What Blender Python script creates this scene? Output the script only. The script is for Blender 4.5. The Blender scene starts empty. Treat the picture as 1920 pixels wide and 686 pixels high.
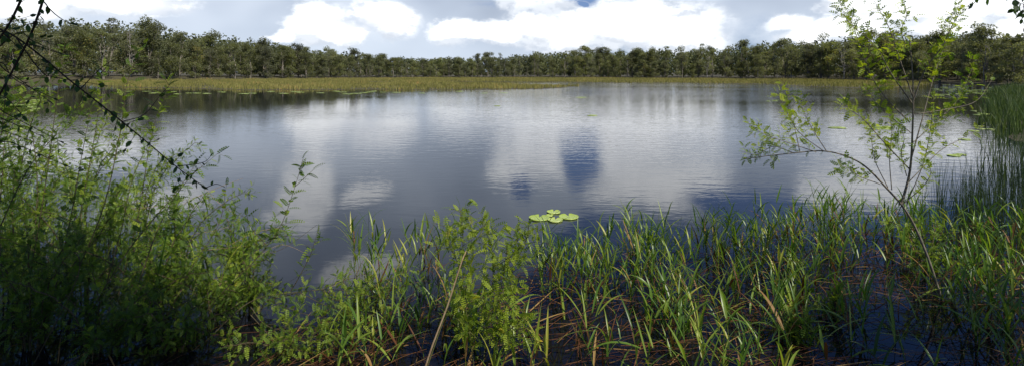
import bpy, math, random
import numpy as np
from mathutils import Vector
R = math.radians
rng = np.random.default_rng(7)
random.seed(7)
scene = bpy.context.scene
COL = scene.collection

# ------------------------------------------------------------ camera
CAMH = 2.2; HZ = 136.0; F = 960.0
cam_d = bpy.data.cameras.new("camera"); cam = bpy.data.objects.new("camera", cam_d)
COL.objects.link(cam); scene.camera = cam
cam.location = (0, 0, CAMH); cam.rotation_euler = (R(90), 0, 0)
cam_d.sensor_width = 36; cam_d.lens = 18; cam_d.shift_y = -(343 - HZ) / 1920
cam_d.clip_start = 0.05; cam_d.clip_end = 8000

def P(x, y, Y):
    """the point at depth Y that the photo shows at pixel x, y"""
    return np.array([(x - 960) / F * Y, Y, CAMH + (HZ - y) / F * Y])

# ------------------------------------------------------------ sun and sky
SUN_EL, SUN_AZ = 52.0, 136.0        # azimuth clockwise from +Y (view direction)
sd = np.array([math.sin(R(SUN_AZ)) * math.cos(R(SUN_EL)), math.cos(R(SUN_AZ)) * math.cos(R(SUN_EL)), math.sin(R(SUN_EL))])
sl = bpy.data.lights.new("sun", 'SUN'); sl.energy = 5.0; sl.angle = R(0.6); sl.color = (1.0, 0.95, 0.86)
so = bpy.data.objects.new("sun", sl); COL.objects.link(so)
so.rotation_euler = Vector(sd).to_track_quat('Z', 'Y').to_euler(); so.location = (20, -10, 40)
scene.view_settings.view_transform = 'Standard'; scene.view_settings.look = 'None'
scene.view_settings.exposure = 0.0; scene.view_settings.gamma = 1.0

class NT:
    def __init__(s, tree): s.t = tree; s.n = tree.nodes; s.l = tree.links
    def put(s, sock, v):
        if isinstance(v, bpy.types.NodeSocket): s.l.new(v, sock)
        else: sock.default_value = v
    def node(s, typ, ins=None, **kw):
        n = s.n.new(typ)
        for k, v in kw.items(): setattr(n, k, v)
        for k, v in (ins or {}).items(): s.put(n.inputs[k], v)
        return n
    def m(s, op, a, b=None, c=None, clamp=False):
        n = s.n.new('ShaderNodeMath'); n.operation = op; n.use_clamp = clamp
        s.put(n.inputs[0], a)
        if b is not None: s.put(n.inputs[1], b)
        if c is not None: s.put(n.inputs[2], c)
        return n.outputs[0]
    def vm(s, op, a, b=None):
        n = s.n.new('ShaderNodeVectorMath'); n.operation = op
        s.put(n.inputs[0], a)
        if b is not None: s.put(n.inputs[1], b)
        return n.outputs['Value'] if op in ('LENGTH', 'DOT_PRODUCT') else n.outputs['Vector']
    def mix(s, f, a, b, mode='MIX'):
        n = s.n.new('ShaderNodeMix'); n.data_type = 'RGBA'; n.blend_type = mode
        s.put(n.inputs[0], f); s.put(n.inputs[6], a); s.put(n.inputs[7], b)
        return n.outputs[2]
    def noise(s, vec, scale, detail=4, rough=0.55, dist=0.0):
        n = s.node('ShaderNodeTexNoise', {'Scale': scale, 'Detail': detail, 'Roughness': rough, 'Distortion': dist})
        s.put(n.inputs['Vector'], vec)
        return n
    def ramp(s, f, stops):
        n = s.n.new('ShaderNodeValToRGB'); s.put(n.inputs[0], f)
        e = n.color_ramp.elements
        while len(e) > 1: e.remove(e[-1])
        e[0].position, e[0].color = stops[0][0], (*stops[0][1], 1)
        for p, c in stops[1:]:
            k = e.new(p); k.color = (*c, 1)
        return n.outputs[0]
    def smooth(s, v, a, b):
        n = s.n.new('ShaderNodeMapRange'); n.interpolation_type = 'SMOOTHSTEP'
        s.put(n.inputs[0], v); s.put(n.inputs[1], a); s.put(n.inputs[2], b)
        return n.outputs[0]

world = bpy.data.worlds.new("World"); scene.world = world; world.use_nodes = True
w = NT(world.node_tree); w.n.clear()
tc = w.node('ShaderNodeTexCoord')
sky = w.node('ShaderNodeTexSky', sky_type='NISHITA', sun_disc=False, sun_elevation=R(SUN_EL), sun_rotation=R(SUN_AZ), altitude=10, air_density=1.0, dust_density=0.6, ozone_density=2.0)
sep = w.node('ShaderNodeSeparateXYZ', {0: tc.outputs['Generated']})
az = w.m('ARCTAN2', sep.outputs[0], sep.outputs[1])
el = w.m('ARCSINE', sep.outputs[2])
ae = w.node('ShaderNodeCombineXYZ', {0: az, 1: el}).outputs[0]
stre = w.vm('MULTIPLY', ae, (1, 1.5, 1))
n1 = w.noise(stre, 9, 8, 0.58)
n2 = w.noise(stre, 3.2, 3, 0.5)
n3 = w.noise(stre, 22, 6, 0.6)
wob = w.vm('MULTIPLY', w.vm('SUBTRACT', n1.outputs['Color'], (0.5, 0.5, 0.5)), (0.10, 0.055, 0))
aew = w.vm('ADD', ae, wob)
def field(blobs, vec=None):
    vec = aew if vec is None else vec
    out = None
    for (x, y, rx, ry) in blobs:
        u = (x - 960) / F; a = math.atan(u); e = math.atan((HZ - y) / F * math.cos(a))
        ra = rx / F * math.cos(a) ** 2; re = ry / F * math.cos(a)
        v = w.vm('MULTIPLY', w.vm('SUBTRACT', vec, (a, e, 0)), (1 / ra, 1 / re, 0))
        d = w.m('SUBTRACT', 1.0, w.vm('LENGTH', v))
        out = d if out is None else w.m('MAXIMUM', out, d)
    return out
nz = w.m('MULTIPLY', w.m('SUBTRACT', n1.outputs['Fac'], 0.5), 1.1)
nb = w.m('MULTIPLY', w.m('SUBTRACT', n3.outputs['Fac'], 0.5), 0.5)
# heavy white cumulus (pixel positions are turned into fixed compass directions and elevations)
CUM = [(590, 40, 78, 48), (640, 62, 60, 26), (725, 42, 74, 40), (545, 66, 40, 22), (850, 58, 58, 28), (935, 62, 90, 28), (570, -90, 70, 100),
       (1140, 46, 225, 68), (1260, 60, 150, 52), (1060, 70, 120, 36), (1020, 52, 90, 45), (1050, -20, 150, 60), (1230, -60, 170, 70), (1240, -95, 120, 40), (960, -38, 60, 60),
       (1475, 46, 60, 26), (1520, 70, 70, 24), (1720, 6, 280, 44), (1600, 48, 140, 30), (1760, 40, 120, 30), (1980, 40, 150, 70), (170, -4, 250, 40), (60, 20, 120, 44), (690, -95, 60, 20),
       (1620, -80, 150, 50), (690, -228, 100, 26), (300, -110, 120, 40), (-100, -60, 160, 90)]
HOLES = [(1090, -34, 56, 64), (1082, 8, 26, 12), (975, -80, 40, 18), (1400, -115, 170, 36), (1180, -185, 220, 60), (1460, -190, 220, 70)]; GAPS = [(1405, 60, 60, 40), (1400, 20, 60, 30)]
VEIL = [(700, -120, 420, 230), (300, -40, 400, 160), (1200, -40, 420, 170), (700, 60, 600, 90), (1700, 20, 450, 130), (-300, 0, 700, 200), (500, -310, 120, 60), (820, -260, 170, 110)]
dC = field(CUM); dU = field(CUM, w.vm('ADD', aew, (0.006, 0.028, 0))); dG = field(GAPS); dH = field(HOLES); dV = field(VEIL)
front = w.smooth(sep.outputs[1], -0.15, 0.15)
cum = w.smooth(w.m('ADD', w.m('ADD', dC, nz), nb), -0.02, 0.36)
under = w.smooth(w.m('ADD', w.m('SUBTRACT', dU, dC), w.m('MULTIPLY', nb, 0.4)), 0.06, 0.42)
back = w.m('MULTIPLY', w.smooth(n2.outputs['Fac'], 0.54, 0.68), w.m('SUBTRACT', 1.0, front))
hole = w.smooth(w.m('ADD', w.m('ADD', dH, w.m('MULTIPLY', nz, 1.1)), w.m('MULTIPLY', nb, 1.2)), 0.0, 0.5)
cum = w.m('MULTIPLY', cum, w.m('SUBTRACT', 1.0, hole))
cum = w.m('MULTIPLY', cum, w.m('SUBTRACT', 1.0, w.m('MULTIPLY', 0.85, w.smooth(w.m('ADD', w.m('ADD', dG, w.m('MULTIPLY', nz, 1.2)), nb), 0.0, 0.6))))
veil = w.smooth(w.m('ADD', dV, w.m('MULTIPLY', nz, 0.5)), -0.05, 0.35)
veil = w.m('MULTIPLY', veil, w.m('SUBTRACT', 1.0, w.m('MULTIPLY', hole, 0.8)))
veil = w.m('MULTIPLY', veil, w.m('ADD', 0.45, w.m('MULTIPLY', front, 0.5)))
veil = w.m('MULTIPLY', veil, w.m('ADD', 0.12, w.m('MULTIPLY', 0.88, w.smooth(el, 0.45, 0.32))))
core = w.smooth(w.m('ADD', dC, nz), 0.1, 0.7)
blue = w.vm('MULTIPLY', sky.outputs[0], (0.036, 0.052, 0.088))
veilc = w.ramp(n2.outputs['Fac'], [(0.30, (0.33, 0.39, 0.50)), (0.5, (0.54, 0.62, 0.75)), (0.66, (0.80, 0.88, 1.0))])
lowb = w.smooth(el, 0.16, 0.02)
veilc = w.mix(w.m('MULTIPLY', lowb, 0.6), veilc, (0.76, 0.86, 1.0, 1))
und = w.noise(w.vm('ADD', stre, (0, 0.014, 0)), 9, 8, 0.58)     # same billows a little higher: gives lit tops and grey undersides
dif = w.m('SUBTRACT', und.outputs['Fac'], n1.outputs['Fac'])
cumc = w.mix(w.smooth(dif, -0.02, 0.06), (1.3, 1.34, 1.38, 1), (0.72, 0.78, 0.88, 1))
cumc = w.mix(core, w.mix(0.35, cumc, (0.95, 1.0, 1.08, 1)), w.mix(0.6, cumc, (1.35, 1.37, 1.4, 1)))
cumc = w.mix(w.m('MULTIPLY', under, 0.6), cumc, (0.60, 0.67, 0.78, 1))
c = w.mix(veil, blue, veilc)
c = w.mix(cum, c, cumc)
c = w.mix(w.m('MULTIPLY', back, 0.9), c, (0.62, 0.66, 0.72, 1))
bg = w.node('ShaderNodeBackground', {'Color': c, 'Strength': 1.0})
wo = w.node('ShaderNodeOutputWorld', {'Surface': bg.outputs[0]})

# ------------------------------------------------------------ materials
def material(name):
    m = bpy.data.materials.new(name); m.use_nodes = True
    n = NT(m.node_tree); n.n.clear()
    out = n.node('ShaderNodeOutputMaterial')
    return m, n, out

def leaf_mat(name, dark, mid, light, trans=0.35, rough=0.5, spec=0.3, obvar=0.0, noise_sc=0):
    m, n, out = material(name)
    at = n.node('ShaderNodeAttribute', attribute_name='tint')
    f = at.outputs['Fac']
    if noise_sc:
        g = n.node('ShaderNodeNewGeometry')
        nn = n.noise(g.outputs['Position'], noise_sc, 3)
        f = n.m('ADD', f, n.m('MULTIPLY', n.m('SUBTRACT', nn.outputs['Fac'], 0.5), 0.7))
    if obvar:
        oi = n.node('ShaderNodeObjectInfo')
        f = n.m('ADD', f, n.m('MULTIPLY', n.m('SUBTRACT', oi.outputs['Random'], 0.5), obvar))
    col = n.ramp(f, [(0.0, dark), (0.5, mid), (0.93, light), (1.0, (light[0] * 1.5, light[1] * 1.05, light[2]))])
    if obvar:
        hs = n.node('ShaderNodeHueSaturation', {'Color': col})
        r2 = n.m('FRACT', n.m('MULTIPLY', oi.outputs['Random'], 17.3))
        n.put(hs.inputs['Value'], n.m('ADD', 0.78, n.m('MULTIPLY', r2, 0.44)))
        r3 = n.m('FRACT', n.m('MULTIPLY', oi.outputs['Random'], 41.7))
        n.put(hs.inputs['Saturation'], n.m('ADD', 0.75, n.m('MULTIPLY', r3, 0.45)))
        col = hs.outputs[0]
    p = n.node('ShaderNodeBsdfPrincipled', {'Base Color': col, 'Roughness': rough, 'Specular IOR Level': spec})
    if trans:
        t = n.node('ShaderNodeBsdfTranslucent', {'Color': n.mix(1.0, col, (1.5, 1.5, 0.6, 1), 'MULTIPLY')})
        ms = n.node('ShaderNodeMixShader', {0: trans, 1: p.outputs[0], 2: t.outputs[0]})
        n.l.new(ms.outputs[0], out.inputs[0])
    else: n.l.new(p.outputs[0], out.inputs[0])
    return m

def bark_mat(name, a, b, sc=30):
    m, n, out = material(name)
    t = n.node('ShaderNodeTexCoord')
    nn = n.noise(n.vm('MULTIPLY', t.outputs['Object'], (1, 1, 0.35)), sc, 5, 0.65)
    col = n.ramp(nn.outputs['Fac'], [(0.3, a), (0.7, b)])
    bp = n.node('ShaderNodeBump', {'Strength': 0.5, 'Distance': 0.01, 'Height': nn.outputs['Fac']})
    p = n.node('ShaderNodeBsdfPrincipled', {'Base Color': col, 'Roughness': 0.8, 'Normal': bp.outputs[0], 'Specular IOR Level': 0.2})
    n.l.new(p.outputs[0], out.inputs[0])
    return m

M = {}
M['pinnate'] = leaf_mat('pinnate_leaf', (0.030, 0.066, 0.011), (0.125, 0.21, 0.024), (0.29, 0.36, 0.035), 0.47)
M['sapling'] = leaf_mat('sapling_leaf', (0.06, 0.12, 0.014), (0.18, 0.27, 0.02), (0.36, 0.42, 0.03), 0.52)
M['dark'] = leaf_mat('dark_leaf', (0.018, 0.045, 0.010), (0.045, 0.095, 0.018), (0.10, 0.17, 0.025), 0.42)  # shade on the overhanging leaves is put into this dark colour
M['grass'] = leaf_mat('grass_blade', (0.025, 0.065, 0.012), (0.105, 0.20, 0.022), (0.29, 0.36, 0.05), 0.42, 0.36, 0.5)
M['drygrass'] = leaf_mat('dry_stalk', (0.045, 0.015, 0.008), (0.13, 0.05, 0.016), (0.32, 0.20, 0.06), 0.15, 0.6, 0.3)
M['reed'] = leaf_mat('reed', (0.02, 0.045, 0.012), (0.055, 0.095, 0.02), (0.13, 0.17, 0.035), 0.3, 0.45, 0.4)
M['sedge'] = leaf_mat('sedge', (0.15, 0.145, 0.04), (0.265, 0.252, 0.07), (0.40, 0.32, 0.12), 0.3, 0.6, 0.2, noise_sc=0.09)
M['crown'] = leaf_mat('paperbark_leaf', (0.11, 0.118, 0.07), (0.18, 0.19, 0.105), (0.27, 0.29, 0.13), 0.5, 0.5, 0.3, obvar=0.35)
M['wood'] = leaf_mat('woodland_leaf', (0.08, 0.09, 0.05), (0.13, 0.145, 0.07), (0.21, 0.235, 0.10), 0.3, 0.5, 0.3)
M['paperbark'] = bark_mat('paperbark_bark', (0.10, 0.085, 0.065), (0.34, 0.30, 0.24), 3)
M['palebark'] = bark_mat('pale_bark', (0.20, 0.18, 0.15), (0.42, 0.38, 0.33), 3)
M['greybark'] = bark_mat('grey_bark', (0.10, 0.085, 0.06), (0.27, 0.23, 0.17), 40)
M['twig'] = bark_mat('brown_twig', (0.04, 0.034, 0.018), (0.12, 0.095, 0.045), 60)
M['greentwig'] = bark_mat('green_twig', (0.06, 0.07, 0.02), (0.12, 0.12, 0.04), 60)
M['tan'] = bark_mat('tan_cane', (0.20, 0.13, 0.07), (0.38, 0.28, 0.16), 60)
M['darktwig'] = bark_mat('dark_twig', (0.015, 0.011, 0.008), (0.05, 0.037, 0.025), 60)  # near-black bark, shade of the overhanging stems put into the colour

M['fallen'] = leaf_mat('fallen_leaf', (0.20, 0.06, 0.015), (0.38, 0.16, 0.02), (0.45, 0.34, 0.03), 0.2)
m, n, out = material('lily_pad')
at = n.node('ShaderNodeAttribute', attribute_name='tint')
g = n.node('ShaderNodeNewGeometry')
nn = n.noise(g.outputs['Position'], 14, 4)
col = n.ramp(n.m('ADD', at.outputs['Fac'], n.m('MULTIPLY', n.m('SUBTRACT', nn.outputs['Fac'], 0.5), 0.6)), [(0.1, (0.22, 0.28, 0.05)), (0.5, (0.34, 0.44, 0.07)), (0.9, (0.46, 0.52, 0.14))])
p = n.node('ShaderNodeBsdfPrincipled', {'Base Color': col, 'Roughness': 0.4, 'Specular IOR Level': 0.5})
n.l.new(p.outputs[0], out.inputs[0]); M['lily'] = m

m, n, out = material('lake_water')
g = n.node('ShaderNodeNewGeometry')
pos = g.outputs['Position']
sp = n.node('ShaderNodeSeparateXYZ', {0: pos})
calmn = n.noise(n.vm('MULTIPLY', pos, (0.03, 0.05, 0)), 1.0, 3)
cx, cy = sp.outputs[0], sp.outputs[1]
# wind ripples: lively out on the open lake, nearly still close to the bank and in the lee of the sedge bed
dist = n.smooth(cy, 4.0, 16.0)
lee = n.smooth(cy, 46.0, 22.0)
right = n.smooth(cx, -30.0, 12.0)
lee = n.m('MAXIMUM', lee, right)
farb = n.m('MULTIPLY', n.smooth(cy, 30.0, 60.0), n.smooth(cx, -12.0, 8.0))
rcalm = n.m('MULTIPLY', n.smooth(cx, 14.0, 34.0), n.smooth(n.m('SUBTRACT', n.m('MULTIPLY', cx, 1.75), cy), -6.0, 4.0))
amp = n.m('MULTIPLY', n.m('ADD', 0.16, n.m('MULTIPLY', dist, 0.84)), n.m('ADD', 0.12, n.m('MULTIPLY', lee, 0.88)))
amp = n.m('MULTIPLY', amp, n.m('ADD', 0.35, n.m('MULTIPLY', n.smooth(calmn.outputs['Fac'], 0.35, 0.62), 0.75)))
wv1 = n.noise(n.vm('MULTIPLY', pos, (1.5, 3.6, 1)), 1.0, 3, 0.55, 0.6)
wv2 = n.noise(n.vm('MULTIPLY', pos, (5.0, 11.0, 1)), 1.0, 3, 0.5, 0.3)
h = n.m('ADD', wv1.outputs['Fac'], n.m('MULTIPLY', wv2.outputs['Fac'], 0.30))
amp = n.m('MULTIPLY', n.m('MULTIPLY', n.m('ADD', 0.27, n.m('MULTIPLY', farb, 0.85)), n.m('SUBTRACT', 1.0, n.m('MULTIPLY', rcalm, 0.6))), amp)
bp = n.node('ShaderNodeBump', {'Distance': 0.032, 'Height': h})
n.put(bp.inputs['Strength'], amp)
col = n.mix(n.smooth(cy, 7.0, 3.0), (0.006, 0.009, 0.016, 1), (0.007, 0.006, 0.006, 1))
p = n.node('ShaderNodeBsdfPrincipled', {'Base Color': col, 'Roughness': 0.035, 'IOR': 1.333, 'Normal': bp.outputs[0]})
n.l.new(p.outputs[0], out.inputs[0]); M['water'] = m

m, n, out = material('ground_soil')
g = n.node('ShaderNodeNewGeometry')
a1 = n.noise(g.outputs['Position'], 0.15, 5); a2 = n.noise(g.outputs['Position'], 3, 5)
f = n.m('ADD', n.m('MULTIPLY', a1.outputs['Fac'], 0.6), n.m('MULTIPLY', a2.outputs['Fac'], 0.4))
col = n.ramp(f, [(0.35, (0.03, 0.026, 0.014)), (0.5, (0.06, 0.052, 0.026)), (0.66, (0.10, 0.09, 0.04))])
bp = n.node('ShaderNodeBump', {'Strength': 0.6, 'Distance': 0.1, 'Height': a2.outputs['Fac']})
p = n.node('ShaderNodeBsdfPrincipled', {'Base Color': col, 'Roughness': 0.9, 'Normal': bp.outputs[0]})
n.l.new(p.outputs[0], out.inputs[0]); M['ground'] = m

# ------------------------------------------------------------ mesh helpers
class MB:
    def __init__(s): s.v = []; s.t = []; s.f3 = []; s.f4 = []; s.n = 0
    def add(s, v, f, tint=0.5):
        v = np.asarray(v, dtype=np.float64); f = np.asarray(f, dtype=np.int64)
        s.v.append(v); s.t.append(np.broadcast_to(np.asarray(tint, dtype=np.float64), (len(v),)))
        (s.f3 if f.shape[1] == 3 else s.f4).append(f + s.n); s.n += len(v)
    def tube(s, pts, r0, r1=None, sides=6, tint=0.5):
        pts = np.asarray(pts, float); k = len(pts)
        r1 = r0 if r1 is None else r1
        rad = np.linspace(r0, r1, k) if np.isscalar(r0) else np.asarray(r0)
        tan = np.gradient(pts, axis=0); tan /= np.linalg.norm(tan, axis=1)[:, None] + 1e-9
        ref = np.array([0.31, 0.95, 0.05]) if abs(tan[:, 2]).mean() > 0.6 else np.array([0.05, 0.1, 1.0])
        u = np.cross(tan, ref); u /= np.linalg.norm(u, axis=1)[:, None] + 1e-9
        v = np.cross(tan, u)
        a = np.linspace(0, 2 * np.pi, sides, endpoint=False)
        ring = pts[:, None, :] + rad[:, None, None] * (np.cos(a)[None, :, None] * u[:, None, :] + np.sin(a)[None, :, None] * v[:, None, :])
        V = ring.reshape(-1, 3)
        i = np.arange(k - 1)[:, None] * sides; j = np.arange(sides)[None, :]; j2 = (j + 1) % sides
        Fc = np.stack([i + j, i + j2, i + sides + j2, i + sides + j], -1).reshape(-1, 4)
        s.add(V, Fc, tint)
        for b0 in (0, (k - 1) * sides):      # end caps
            c0 = V[b0:b0 + sides].mean(0)
            s.add(np.vstack([V[b0:b0 + sides], c0]), np.array([[q, (q + 1) % sides, sides] for q in range(sides)]), tint)
    def place(s, tmpl, o, x, y, z, scale=1.0, tint=0.5):
        """a template (verts, faces) put at o with axes x y z"""
        V = o + scale * (tmpl[0][:, :1] * x + tmpl[0][:, 1:2] * y + tmpl[0][:, 2:3] * z)
        s.add(V, tmpl[1], tint)
    def build(s, name, mat, parent=None, smooth=False, loc=None):
        V = np.vstack(s.v)
        if loc is not None: V = V - np.asarray(loc)
        me = bpy.data.meshes.new(name)
        F3 = np.vstack(s.f3) if s.f3 else np.zeros((0, 3), int)
        F4 = np.vstack(s.f4) if s.f4 else np.zeros((0, 4), int)
        me.vertices.add(len(V)); me.vertices.foreach_set('co', V.ravel())
        loops = np.concatenate([F3.ravel(), F4.ravel()])
        me.loops.add(len(loops)); me.loops.foreach_set('vertex_index', loops.astype(np.int32))
        st = np.concatenate([np.arange(len(F3)) * 3, len(F3) * 3 + np.arange(len(F4)) * 4])
        me.polygons.add(len(st)); me.polygons.foreach_set('loop_start', st.astype(np.int32))
        me.polygons.foreach_set('loop_total', np.concatenate([np.full(len(F3), 3), np.full(len(F4), 4)]).astype(np.int32))
        if smooth: me.polygons.foreach_set('use_smooth', np.ones(len(st), bool))
        me.update(calc_edges=True); me.validate()
        at = me.attributes.new('tint', 'FLOAT', 'POINT'); at.data.foreach_set('value', np.concatenate(s.t).astype(np.float32))
        me.materials.append(mat)
        o = bpy.data.objects.new(name, me); COL.objects.link(o)
        if parent: o.parent = parent
        return o

def tag(o, label=None, cat=None, group=None, kind=None):
    if label: o['label'] = label
    if cat: o['category'] = cat
    if group: o['group'] = group
    if kind: o['kind'] = kind
    return o
def empty(name, loc, label, cat, group=None):
    o = bpy.data.objects.new(name, None); o.empty_display_size = 0.1
    COL.objects.link(o); o.location = tuple(float(q) for q in loc)
    return tag(o, label, cat, group)
def copy_tree(o, parent=None):
    c = o.copy(); COL.objects.link(c)
    if parent: c.parent = parent
    for ch in o.children: copy_tree(ch, c)
    return c
def unit(v): v = np.asarray(v, float); return v / (np.linalg.norm(v) + 1e-9)
def rdir(): return unit(rng.normal(size=3))
def spline(pts, n=8):
    pts = np.asarray(pts, float); k = len(pts)
    if k < 3:
        t = np.linspace(0, 1, n)[:, None]; return pts[0] * (1 - t) + pts[-1] * t
    e = np.vstack([2 * pts[0] - pts[1], pts, 2 * pts[-1] - pts[-2]]); out = []
    for i in range(k - 1):
        p0, p1, p2, p3 = e[i:i + 4]
        for t in np.linspace(0, 1, n, endpoint=False):
            out.append(0.5 * (2 * p1 + (p2 - p0) * t + (2 * p0 - 5 * p1 + 4 * p2 - p3) * t * t + (3 * p1 - p0 - 3 * p2 + p3) * t ** 3))
    out.append(pts[-1]); return np.array(out)

# ------------------------------------------------------------ shore lines (world metres)
#            image x, depth of tree line, top of the trees in the photo
TL = np.array([(-500, 95, 30), (-150, 105, 22), (0, 112, 24), (120, 120, 30), (200, 124, 30), (300, 132, 46), (400, 140, 58), (500, 152, 74), (600, 168, 90), (700, 186, 101), (800, 196, 106),
               (900, 200, 104), (1000, 200, 95), (1100, 196, 91), (1200, 186, 88), (1350, 168, 84), (1440, 158, 72), (1560, 146, 64), (1700, 124, 58), (1800, 104, 52), (1900, 84, 56), (2050, 66, 48), (2400, 50, 30)], float)
def tl_depth(ix): return np.interp(ix, TL[:, 0], TL[:, 1])
def ground_z(X, Y):
    X = np.asarray(X, float); Y = np.asarray(Y, float)
    ix = np.where(Y > 0.1, X / np.maximum(Y, 0.1) * F + 960, np.where(X < 0, -3000, 5000))
    ix = np.clip(ix, -3000, 5000)
    d = Y - (tl_depth(np.clip(ix, -500, 2400)) - 4)
    top = np.interp(ix, [0, 300, 600, 900, 2000], [1.25, 1.1, 0.5, 0.25, 0.4])
    land = np.clip(d / 8.0, 0, 1) * top
    z = np.where(d > 0, land, np.clip(d / 3.0, -1, 0) * 0.7)
    side = np.clip((np.abs(X + 5) - 112) / 10, -1, 1); z = np.maximum(z, np.where(side > 0, side * 0.8, -0.7))
    # near bank the camera stands on
    bank = 2.6 + 0.25 * np.sin(X * 0.9) + 0.15 * np.sin(X * 2.3 + 1)
    nb_ = np.clip((bank - Y) * 0.55, -0.7, 0.55); z = np.maximum(z, nb_)
    # reedy bank at the far right
    rb = X - (0.95 * Y + 0.3); rb = np.where((Y > 16) & (Y < 80), np.clip(rb * 0.12, -0.7, 0.4), -0.7)
    z = np.maximum(z, rb)
    # sedge beds stand on mud barely above the water
    z = np.where(bed_mask(X, Y), np.maximum(z, 0.03), z)
    return z
def edge_wob(X, Y): return 2.2 * np.sin(X * 0.23) + 1.4 * np.sin(X * 0.71 + 2) + 0.8 * np.sin(X * 1.9 + Y * 0.4)
def bed_mask(X, Y, which=None):
    X = np.asarray(X, float); Y = np.asarray(Y, float)
    ix = np.where(Y > 5, X / np.maximum(Y, 5) * F + 960, -9999)
    iy = HZ + CAMH * F / np.maximum(Y, 5)
    td = tl_depth(np.clip(ix, -500, 2400)) - 1.0
    wob_ = edge_wob(X, Y) * 0.42 / np.maximum(Y, 30) * 60 + 0.5 * np.sin(X * 3.1)
    e1 = np.interp(ix, [105, 150, 250, 500, 700, 860, 960, 1040, 1085, 1090], [150, 158, 165, 169.5, 169, 168.5, 168, 166.5, 163, 140])
    b1 = (iy + wob_ * 0.6 < e1) & (ix > 105) & (ix < 1088) & (Y < td)
    inlet = (ix > 820) & (iy < np.interp(ix, [820, 900, 1000, 1088], [153.5, 158, 160.5, 161])) & (iy > np.interp(ix, [820, 900, 1000, 1088], [153.0, 153.2, 154.5, 154]))
    pond = (((ix - 715) / 36) ** 2 + ((iy - 155) / 1.2) ** 2) < 1
    b1 = b1 & ~inlet & ~pond
    e2 = np.interp(ix, [900, 1000, 1200, 1420, 1500, 1620, 1720, 1780], [152, 153.5, 156.5, 157.5, 162, 165, 163, 150])
    b2 = (iy + wob_ * 0.5 < e2) & (ix > 900) & (ix < 1780) & (Y < td)
    if which == 1: return b1 & (ix < 1088)
    if which == 2: return b2 & ~b1 & (ix < 1440)
    if which == 3: return b2 & ~b1 & (ix >= 1440)
    return b1 | b2

# ground sheet
def axis(lo, hi, step, far):
    a = list(np.arange(lo, hi + 0.01, step)); s_ = step
    while a[-1] < far: s_ *= 1.35; a.append(a[-1] + s_)
    s_ = step; b = [a[0]]
    while b[-1] > -far: s_ *= 1.35; b.append(b[-1] - s_)
    return np.array(b[:0:-1] + a)
gx = axis(-150, 150, 1.1, 4000); gy = axis(-6, 215, 0.9, 4000)
GX, GY = np.meshgrid(gx, gy)
GZ = ground_z(GX, GY) + 0.03 * np.sin(GX * 1.3) * np.cos(GY * 1.7)
nxg, nyg = len(gx), len(gy)
idx = np.arange(nxg * nyg).reshape(nyg, nxg)
fq = np.stack([idx[:-1, :-1], idx[:-1, 1:], idx[1:, 1:], idx[1:, :-1]], -1).reshape(-1, 4)
b = MB(); b.add(np.stack([GX, GY, GZ], -1).reshape(-1, 3), fq)
tag(b.build('ground', M['ground'], smooth=True), kind='structure')
# water sheet
b = MB(); b.add([(-260, -20, 0), (260, -20, 0), (260, 330, 0), (-260, 330, 0)], [[0, 1, 2, 3]])
tag(b.build('water', M['water']), kind='structure')

# ------------------------------------------------------------ sedge beds
def tufts(b, X, Y, Z, hgt, wid, lean=0.25, tint=None):
    """many small upright blades, vectorised: one bent quad + tip triangle each"""
    k = len(X); a = rng.uniform(0, 2 * np.pi, k); h = hgt * rng.uniform(0.6, 1.25, k)
    la = rng.uniform(0, 2 * np.pi, k); ln = lean * h * rng.uniform(0, 1, k)
    wx, wy = np.cos(a) * wid / 2, np.sin(a) * wid / 2
    bx, by = np.cos(la) * ln, np.sin(la) * ln
    V = np.stack([np.stack([X - wx, Y - wy, Z], -1), np.stack([X + wx, Y + wy, Z], -1),
                  np.stack([X + wx * .8 + bx * .35, Y + wy * .8 + by * .35, Z + h * .55], -1), np.stack([X - wx * .8 + bx * .35, Y - wy * .8 + by * .35, Z + h * .55], -1),
                  np.stack([X + bx, Y + by, Z + h], -1)], 1).reshape(-1, 3)
    o = np.arange(k)[:, None] * 5
    t = rng.uniform(0.1, 0.9, k) if tint is None else tint
    n0 = b.n
    b.add(V, o + np.array([[0, 1, 2, 3]]), np.repeat(t, 5))
    b.f3.append(o + np.array([[3, 2, 4]]) + n0)
for which, num, lab in ((1, 420000, 'broad yellow green sedge bed in front of the left and centre treeline'), (2, 300000, 'thin olive sedge strip along the far centre shore'),
                        (3, 260000, 'brownish sedge bed along the far shore behind the sapling')):
    X = rng.uniform(-135, 110, num); Y = rng.uniform(60, 200, num)
    k = bed_mask(X, Y, which); X, Y = X[k], Y[k]
    Z = ground_z(X, Y) - 0.02
    pt = np.sin(X * .31 + np.sin(Y * .17) * 2) * np.cos(Y * .23 + X * .11) + 0.6 * np.sin(X * .9 + Y * .6)
    k = rng.random(len(X)) < 0.75 + 0.3 * pt; X, Y, Z, pt = X[k], Y[k], Z[k], pt[k]
    b = MB(); tufts(b, X, Y, Z, 0.38 + 0.12 * pt, 0.07, 0.4, np.clip(rng.normal(0.45 if which != 3 else 0.35, 0.2, len(X)) + 0.12 * pt, 0, 0.97))
    tag(b.build('sedge_bed', M['sedge']), lab, 'sedge', kind='stuff')

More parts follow.
